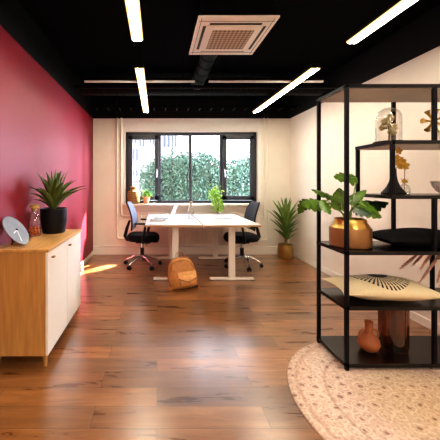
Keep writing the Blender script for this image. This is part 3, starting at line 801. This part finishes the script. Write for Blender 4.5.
# monstera in the gold pot
gp = at(350, 240, 2.33)
mo = thing('potted_monstera', 'leafy green monstera in a copper-gold pot on the middle shelf', 'plant', (1.502, 2.335, zC_))
mo.location.z = zC_
MB().lathe([(0, 0), (.134, 0), (.142, .008), (.143, .138), (.138, .147)], seg=48).build('pot', M['goldmatt'], mo)
MB().lathe([(.1385, .145), (.110, .190), (.107, .212), (.101, .210), (.103, .19), (0, .185)], seg=48).build('pot_shoulder', M['gold'], mo)
MB().lathe([(0, .194), (.06, .196), (.102, .193)], seg=24).build('soil', M['soil'], mo)
def monstera_leaf(tip_px, base_px, Yb, Yt, width, m, nface=(0, -.75, .65), notch=.5, curl=.12):
    B, Tp = at(*base_px, Yb), at(*tip_px, Yt)
    base = mo.location
    d = Tp - B; L_ = d.length; d.normalize()
    n_ = Vector(nface); n_ = (n_ - d * n_.dot(d)).normalized(); s = d.cross(n_)
    bm = MB()
    K = 48; prev = None
    # heart outline with cuts, built as strips from the midrib
    left = []; right = []; mid = []
    K = 40
    for i in range(K + 1):
        u = i / K
        w = (math.sin(PI * u ** .72) ** .75) if 0 < u < 1 else 0
        lob = abs(math.sin(u * PI * 4.5))
        cut = 1 - notch * (1 - lob ** .55) if .12 < u < .9 else 1
        hw_ = w * cut * width / 2
        droop = -curl * L_ * (u ** 2)
        ctr = B + d * (u * L_) + n_ * droop * .6
        back = d * (-.10 * L_ * (1 - u) * (1 if u < .5 else .3))
        mid.append(bm.bm.verts.new(ctr - base))
        left.append(bm.bm.verts.new(ctr + s * hw_ + back * w - n_ * hw_ * .28 - base))
        right.append(bm.bm.verts.new(ctr - s * hw_ + back * w - n_ * hw_ * .28 - base))
    for i in range(K):
        bm.face([mid[i], mid[i + 1], left[i + 1], left[i]]); bm.face([mid[i], right[i], right[i + 1], mid[i + 1]])
    lf = bm.build('leaf', m, mo, auto=60)
    root = Vector((random.uniform(-.03, .03), random.uniform(-.03, .03), .2)); e = B - base
    m1 = root.lerp(e, .5) + Vector((0, 0, .035)); st = MB().tube([root, root.lerp(m1, .5) + Vector((0, 0, .015)), m1, m1.lerp(e, .6) + Vector((0, 0, .012)), e, B + d * L_ * .3 - base], [.006, .0055, .005, .0045, .004, .002], 8)
    st.build('leaf_stalk', M['stem'], mo)
G, Dk = M['monstera'], M['monsterad']
monstera_leaf((335, 176), (357, 178), 2.36, 2.30, .135, G, (.1, -.8, .55))
monstera_leaf((303, 204), (322, 203), 2.34, 2.25, .14, G, (0, -.75, .6))
monstera_leaf((312, 188), (335, 198), 2.40, 2.42, .10, G, (0, -.6, .8))
monstera_leaf((340, 188), (342, 210), 2.28, 2.26, .145, G, (-.1, -.95, .2), .18)
monstera_leaf((331, 214), (322, 200), 2.30, 2.22, .10, G, (0, -.7, .7))
monstera_leaf((367, 189), (348, 203), 2.34, 2.36, .085, G, (-.2, -.75, .6), .1)
monstera_leaf((383, 217), (360, 203), 2.26, 2.20, .15, G, (.1, -.85, .5))
monstera_leaf((390, 200), (356, 207), 2.36, 2.44, .15, Dk, (.1, -.6, .8))
monstera_leaf((372, 214), (354, 208), 2.24, 2.18, .10, Dk, (0, -.8, .5))
monstera_leaf((298, 214), (306, 200), 2.44, 2.48, .09, G, (-.3, -.75, .5))

# cushions
def cushion(name, a, b_, h, m, label, loc, rz, pinch=.09, tx=0, ty=0, ex=.55, pw=4):
    n = 22; mb = MB(); V = {}
    def pt(i, j, s):
        u, v = -1 + 2 * i / n, -1 + 2 * j / n
        z = h / 2 * (max(0, (1 - abs(u) ** pw)) * max(0, (1 - abs(v) ** pw))) ** ex
        x = a / 2 * u * (1 - pinch * (1 - v * v)); y = b_ / 2 * v * (1 - pinch * (1 - u * u))
        wr = .004 * math.sin(7 * u + 3 * v) * (1 - u * u) * (1 - v * v)
        return Vector((x, y, s * (z + wr) + h / 2 * .92))
    for s in (1, -1):
        for i in range(n + 1):
            for j in range(n + 1):
                edge = i in (0, n) or j in (0, n)
                V[(i, j, s)] = V[(i, j, 1)] if (edge and s < 0) else mb.bm.verts.new(pt(i, j, s if not edge else 0))
    for s in (1, -1):
        for i in range(n):
            for j in range(n):
                q = [V[(i, j, s)], V[(i + 1, j, s)], V[(i + 1, j + 1, s)], V[(i, j + 1, s)]]
                mb.face(q if s > 0 else q[::-1])
    o = mb.build(name, m, auto=85); o.location = loc; o.rotation_euler = (tx, ty, rz)
    return tag(o, label, 'cushion')
cushion('cushion', .74, .40, .165, M['sunburst'], 'cream cushion with black sunburst pattern on the second lowest shelf', (1.725, 2.315, zB + .002), -.09, .12, ex=.8, pw=2.6)
cushion('cushion', .70, .37, .135, M['blackfab'], 'plain black cushion lying on the middle shelf beside the monstera', (2.03, 2.335, zC_ + .002), .0, .12, ex=.8, pw=3)

# terracotta jug vase
t = thing('handled_vase', 'small orange terracotta vase with two ring handles on the bottom shelf', 'vase', (1.63, 2.31, zA)); t.scale = (.86, .86, .9)
MB().lathe([(0, 0), (.04, 0), (.07, .02), (.088, .06), (.082, .10), (.055, .132), (.034, .15), (.030, .18), (.031, .235), (.036, .25), (.030, .248), (.024, .18), (0, .17)], seg=36).build('vase_body', M['terracotta'], t)
for s in (-1, 1):
    MB().tube([(s * (.052 + .034 * math.cos(a) ), 0, .135 + .042 * math.sin(a)) for a in [-PI * .5 + i * PI * 1.15 / 10 for i in range(11)]], .008, 8).build('handle', M['terracotta'], t)
# brown glass vase
t = thing('glass_vase', 'tall smoky brown glass vase on the bottom shelf', 'vase', (1.835, 2.33, zA)); t.scale = (.93, .93, 1)
MB().lathe([(0, .002), (.085, .0), (.098, .008), (.104, .04), (.105, .32), (.104, .335), (.101, .335), (.101, .04), (.09, .02), (0, .018)], seg=44).build('vase_glass', M['brownglass'], t)

# pampas in a vase off to the right
t = thing('dried_pampas', 'dusty pink dried pampas drooping over the sunburst cushion', 'dried flowers', (2.385, 2.33, zB))
MB().lathe([(0, 0), (.04, 0), (.05, .02), (.052, .12), (.03, .17), (.024, .2), (.03, .21), (.024, .205), (.02, .17), (0, .16)], seg=28).build('vase', M['vaseblack'], t)
rnd = random.Random(5)
fr = [((415, 256), (401, 268)), ((420, 256), (414, 264)), ((428, 256), (421, 268)), ((431, 264), (420, 282)), ((437, 256), (425, 275)), ((440, 265), (437, 282)), ((446, 262), (440, 286))]
for (p, q) in fr:
    Yp = 2.33 + rnd.uniform(-.08, .08)
    a, c = at(p[0] + 4, p[1] - 3, Yp) - t.location, at(q[0], q[1], Yp - .02) - t.location
    top = Vector((a.x * .55, a.y, min(a.z + .05, .365)))
    if a.z > .34: a.z = .34
    pts = [Vector((0, 0, .18)), Vector((top.x * .5, a.y * .5, .31)), top, a]
    MB().tube(pts, [.003, .003, .003, .004], 6).build('stalk', M['brownstem'], t)
    b = MB(); d = c - a
    b.tube([a + d * i / 6 for i in range(7)], [.003, .007, .009, .010, .009, .006, .002], 8)
    for i in range(60):
        u = rnd.random(); o_ = a + d * u; v = Vector((rnd.gauss(0, 1), rnd.gauss(0, 1), rnd.gauss(0, 1))).normalized() * .012 + d.normalized() * .02
        b.tube([o_, o_ + v], [.0022, .0006], 4)
    b.build('plume', M['pampas'], t)

# black bell vase with mustard flowers
t = thing('bell_vase', 'black trumpet-based vase holding mustard yellow flowers on the upper shelf', 'vase', (1.825, 2.315, zD))
MB().lathe([(0, 0), (.078, 0), (.080, .012), (.066, .03), (.044, .06), (.028, .10), (.020, .15), (.018, .195), (.021, .20), (.016, .197), (.014, .15), (0, .14)], seg=36).build('vase_body', M['vaseblack'], t)
def flower(b, c, r, rnd, n=5):
    c = Vector(c); nr = Vector((rnd.uniform(-.5, .5), -1, rnd.uniform(-.3, .6))).normalized(); a = nr.orthogonal().normalized(); e = nr.cross(a)
    for k in range(n):
        th = 2 * PI * k / n; d = a * math.cos(th) + e * math.sin(th); q = nr.cross(d)
        vs = [b.bm.verts.new(c + d * r * u + q * r * v + nr * r * w) for u, v, w in ((.05, 0, 0), (.5, .42, .15), (.95, .3, .3), (1.05, 0, .32), (.95, -.3, .3), (.5, -.42, .15))]
        b.face(vs)
    b.sphere(c + nr * r * .12, r * .22, 8)
rnd = random.Random(9)
fpx = [(398, 151, .028), (401, 161, .030), (404, 165.5, .036), (396, 163, .026), (397, 157, .02), (399, 167, .024)]
b = MB()
for x, y, r in fpx:
    p = at(x, y, 2.30) - t.location
    b.tube([(0, 0, .15), (0, 0, .2), (p.x * .4, p.y * .5, .2 + (p.z - .2) * .6), p], .0018, 6)
b.build('flower_stem', M['brownstem'], t)
for x, y, r in fpx:
    b = MB(); flower(b, at(x, y, 2.30) - t.location, r, rnd); flower(b, at(x, y, 2.31) - t.location, r * .8, rnd); b.build('flower', M['yellow'], t, auto=80)
# bud vase
t = thing('bud_vase', 'tiny clear glass vase with a brown dried sprig beside the black vase', 'vase', (1.905, 2.31, zD))
MB().lathe([(0, .002), (.030, 0), (.036, .01), (.038, .04), (.026, .068), (.012, .08), (.011, .098), (.014, .10)], seg=28).build('vase_glass', M['clear'], t)
b = MB(); b.tube([(0, 0, .01), (0, 0, .1), (.003, 0, .19)], .0022, 6); b.tube([(0, 0, .08), (-.02, 0, .115), (-.028, 0, .125)], .0018, 6); b.tube([(0, 0, .09), (.018, 0, .11), (.03, 0, .115)], .0018, 6); b.build('sprig', M['brownstem'], t)
b = MB(); b.sphere((0, 0, .105), .012, 8, (1, 1, 1.6)); b.sphere((-.012, 0, .10), .010, 8); b.sphere((.012, -.004, .098), .010, 8); b.sphere((.003, 0, .19), .006, 6); b.build('seed_head', M['yellow'], t)
# beaded bowl
t = thing('beaded_bowl', 'grey beaded bowl at the right end of the upper shelf', 'bowl', (2.275, 2.32, zD))
MB().lathe([(0, 0), (.05, 0), (.085, .025), (.112, .065), (.124, .105), (.118, .105), (.106, .066), (.08, .03), (0, .012)], seg=40).build('bowl_body', M['bead'], t)

# glass cloche
t = thing('glass_cloche', 'glass dome over dried beige flowers on the second highest shelf', 'cloche', (1.785, 2.315, zE))
MB().lathe([(0, 0), (.098, 0), (.100, .006), (.098, .014), (0, .014)], seg=40).build('base_plate', M['vaseblack'], t)
dome = [(.084, .014), (.085, .03), (.085, .19)] + [(.085 * math.cos(a), .19 + .085 * math.sin(a)) for a in [i * PI / 2 / 9 for i in range(1, 10)]]
MB().lathe(dome, seg=40).build('dome', M['clear'], t)
b = MB(); b.tube([(.005, 0, .014), (.008, 0, .08), (.0, 0, .15), (-.02, 0, .19)], .006, 8); b.tube([(.006, 0, .08), (.03, 0, .12)], .004, 6); b.build('flower_stem', M['trunk'], t)
rnd = random.Random(13)
for x, y, z, r in ((-.045, -.01, .12, .028), (-.025, 0, .165, .030), (.0, -.02, .19, .026), (.02, .01, .21, .02), (.03, -.02, .125, .028), (.008, -.03, .085, .030), (.035, 0, .08, .022), (-.01, -.03, .14, .02)):
    b = MB()
    for k in range(9):
        v = Vector((rnd.gauss(0, 1), rnd.gauss(0, 1), rnd.gauss(0, 1))).normalized() * r * .6
        b.sphere(Vector((x, y, z)) + v, r * .5, 7)
    b.build('dried_flower', M['dried'], t)

# gold ornament
gc = at(436.5, 120.5, 2.30)
t = thing('gold_ornament', 'antique gold ornament of flared petals on the second highest shelf', 'ornament', (gc.x, 2.33, zE))
hc = gc.z - zE
b = MB(); b.lathe([(0, 0), (.05, 0), (.05, .008), (.012, .016), (0, .02)], seg=24); b.tube([(0, 0, .01), (0, 0, hc)], .005, 8); b.sphere((0, 0, hc), .018, 10); b.build('stand', M['antique'], t)
for k in range(7):
    a = PI + 2 * PI * k / 7; d = Vector((math.cos(a), -.15, math.sin(a)))
    c = Vector((0, 0, hc))
    b = MB(); b.tube([c + d * .012, c + d * .045, c + d * .075, c + d * .092, c + d * .088], [.006, .008, .014, .021, .012], 12); b.build('petal', M['antique'], t)

# rug
RR = .82
b = MB(); b.lathe([(0, .0105), (RR - .012, .0105), (RR - .002, .008), (RR, .001), (0, .001)], seg=120)
o = b.build('round_rug', rug_mat(RR)); o.location = (1.668, 1.785, 0)
tag(o, 'round beige rug with faded rosette pattern under the shelving unit', 'rug')

# ------------------------------------------------------------------ outside
struct(MB().box((1, 30, -.6), (80, 47, .2)).build('ground', M['ground'], smooth=False), 'grey paving outside the window')
rnd = random.Random(17)
def hedge_top(x): return 1.86 + .10 * math.sin(x * 2.3) + .08 * math.sin(x * 5.1 + 1) + .10 * math.sin(x * .9 + .5) + (.05 if x > .4 else -.1)
hg = thing('ivy_hedge', 'leafy green hedge growing outside the window', 'hedge', (1.0, 8.6, -.5))
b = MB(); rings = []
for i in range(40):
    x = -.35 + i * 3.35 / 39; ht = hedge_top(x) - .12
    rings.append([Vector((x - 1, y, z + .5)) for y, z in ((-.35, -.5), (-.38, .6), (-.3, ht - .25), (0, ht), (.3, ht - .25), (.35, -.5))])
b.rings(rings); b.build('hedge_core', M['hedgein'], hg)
b = MB()
for i in range(13000):
    x = rnd.uniform(-.48, 3.1); ht = hedge_top(x)
    if x < -.2 and rnd.random() < .5: continue
    if rnd.random() < .8: y = -.36 - abs(rnd.gauss(0, .07)); z = rnd.uniform(.2, ht)
    else: y = rnd.uniform(-.4, .3); z = ht + rnd.gauss(0, .1)
    p = Vector((x - 1, y, z + .5)); nr = Vector((rnd.gauss(0, .7), -1, rnd.gauss(.5, .6))).normalized()
    a = nr.orthogonal().normalized(); c = nr.cross(a); th = rnd.random() * 6.28
    a, c = a * math.cos(th) + c * math.sin(th), c * math.cos(th) - a * math.sin(th); s = rnd.uniform(.02, .042)
    vs = [b.bm.verts.new(p + a * u * s + c * v * s) for u, v in ((-1, 0), (-.3, .7), (.4, .55), (1, 0), (.4, -.55), (-.3, -.7))]
    b.face(vs)
b.build('ivy_foliage', M['hedge'], hg, smooth=False)
tag(MB().tube([(at(178.5, 160, 10.5).x, 10.5, -.5), (at(179, 150, 10.5).x, 10.5, 2.5), (at(182, 120, 10.5).x, 10.5, 4.5)], [.11, .08, .05], 10).build('tree_trunk', M['bark']), 'pale slender tree trunk behind the hedge outside', 'tree')
bd = thing('apartment_building', 'pale rose apartment building outside beyond the hedge', 'building', (-4, 17, -.5))
MB().box((0, 2, 6), (11.6, 4, 12)).build('building_wall', M['facade'], bd, smooth=False)
def fwin(x0, y0, x1, y1):
    a, c = at(x0, y0, 17), at(x1, y1, 17)
    f = MB().box(((a.x + c.x) / 2 + 4, -.02, (a.z + c.z) / 2 + .5), (abs(c.x - a.x), .1, abs(a.z - c.z))).build('building_window', M['facwin'], bd, smooth=False)
    MB().box(((a.x + c.x) / 2 + 4, -.08, (a.z + c.z) / 2 + .5), (.05, .03, abs(a.z - c.z))).build('glazing_bar', M['facband'], f, smooth=False)
for w_ in ((163.5, 135, 169.5, 147), (139.5, 138, 144, 146), (133.5, 149, 137.5, 160), (133.5, 170, 137.5, 180), (132, 132, 136, 143), (150, 133, 154, 147), (172, 136, 176, 147)): fwin(*w_)
for z in (1.6, 4.4): MB().box((0, -.1, z + .5), (11.6, .25, .25)).build('floor_band', M['facband'], bd, smooth=False)

# ------------------------------------------------------------------ light
w = bpy.data.worlds.new('World'); bpy.context.scene.world = w; w.use_nodes = True
bg = w.node_tree.nodes['Background']; bg.inputs[0].default_value = (.91, .92, 1, 1); bg.inputs[1].default_value = 6.0
def area(name, loc, rot, sx, sy, e, col=(1, 1, 1), portal=False):
    l = bpy.data.lights.new(name, 'AREA'); l.shape = 'RECTANGLE'; l.size = sx; l.size_y = sy; l.energy = e; l.color = col
    o = bpy.data.objects.new(name, l); C.objects.link(o); o.location = loc; o.rotation_euler = rot
    if portal: l.cycles.is_portal = True
    return o
area('window_portal', (wcx + 0, YB + .26, (WZ0 + WZ1) / 2), (-PI / 2, 0, 0), WX1 - WX0, WZ1 - WZ0, 1, portal=True)
# added fill lights behind the viewpoint, in place of unseen further strips
for x in (-.17, .75, 1.67): area('rear_fill_light', (x, -1.2, 2.5), (0, 0, 0), .12, 2.0, 21, (1, .90, .76))
# added lamp boosting the bluish window light, hidden beyond the right window jamb
dlt = area('daylight_fill', (3.6, 7.6, 2.5), (0, 0, 0), 1.3, 1.6, 820, (.72, .76, 1))
dlt.rotation_euler = (Vector((-1.1, 2.9, .9)) - dlt.location).to_track_quat('-Z', 'Y').to_euler()
# low sun coming in by the window and touching the foot of the red wall
sp = bpy.data.lights.new('sun_beam', 'SPOT'); sp.energy = 34000; sp.spot_size = math.radians(10); sp.spot_blend = .1; sp.shadow_soft_size = .02; sp.color = (1, .93, .84)
so = bpy.data.objects.new('sun_beam', sp); C.objects.link(so); so.location = (2.4, 7.9, 4.85)
so.rotation_euler = (Vector((-1.12, 5.15, .2)) - so.location).to_track_quat('-Z', 'Y').to_euler()

# ------------------------------------------------------------------ camera
cd = bpy.data.cameras.new('camera'); cam = bpy.data.objects.new('camera', cd); C.objects.link(cam)
cam.location = (0, 0, CH); cam.rotation_euler = (PI / 2, 0, 0)
cd.sensor_width = 36; cd.lens = F / 440 * 36; cd.shift_x = (220 - CX) / 440; cd.shift_y = -(220 - CY) / 440; cd.clip_start = .05
sc = bpy.context.scene; sc.camera = cam
sc.view_settings.view_transform = 'Standard'; sc.view_settings.look = 'Medium High Contrast'; sc.view_settings.exposure = 0.72
sc.cycles.max_bounces = 8; sc.cycles.transparent_max_bounces = 16; sc.cycles.use_denoising = True
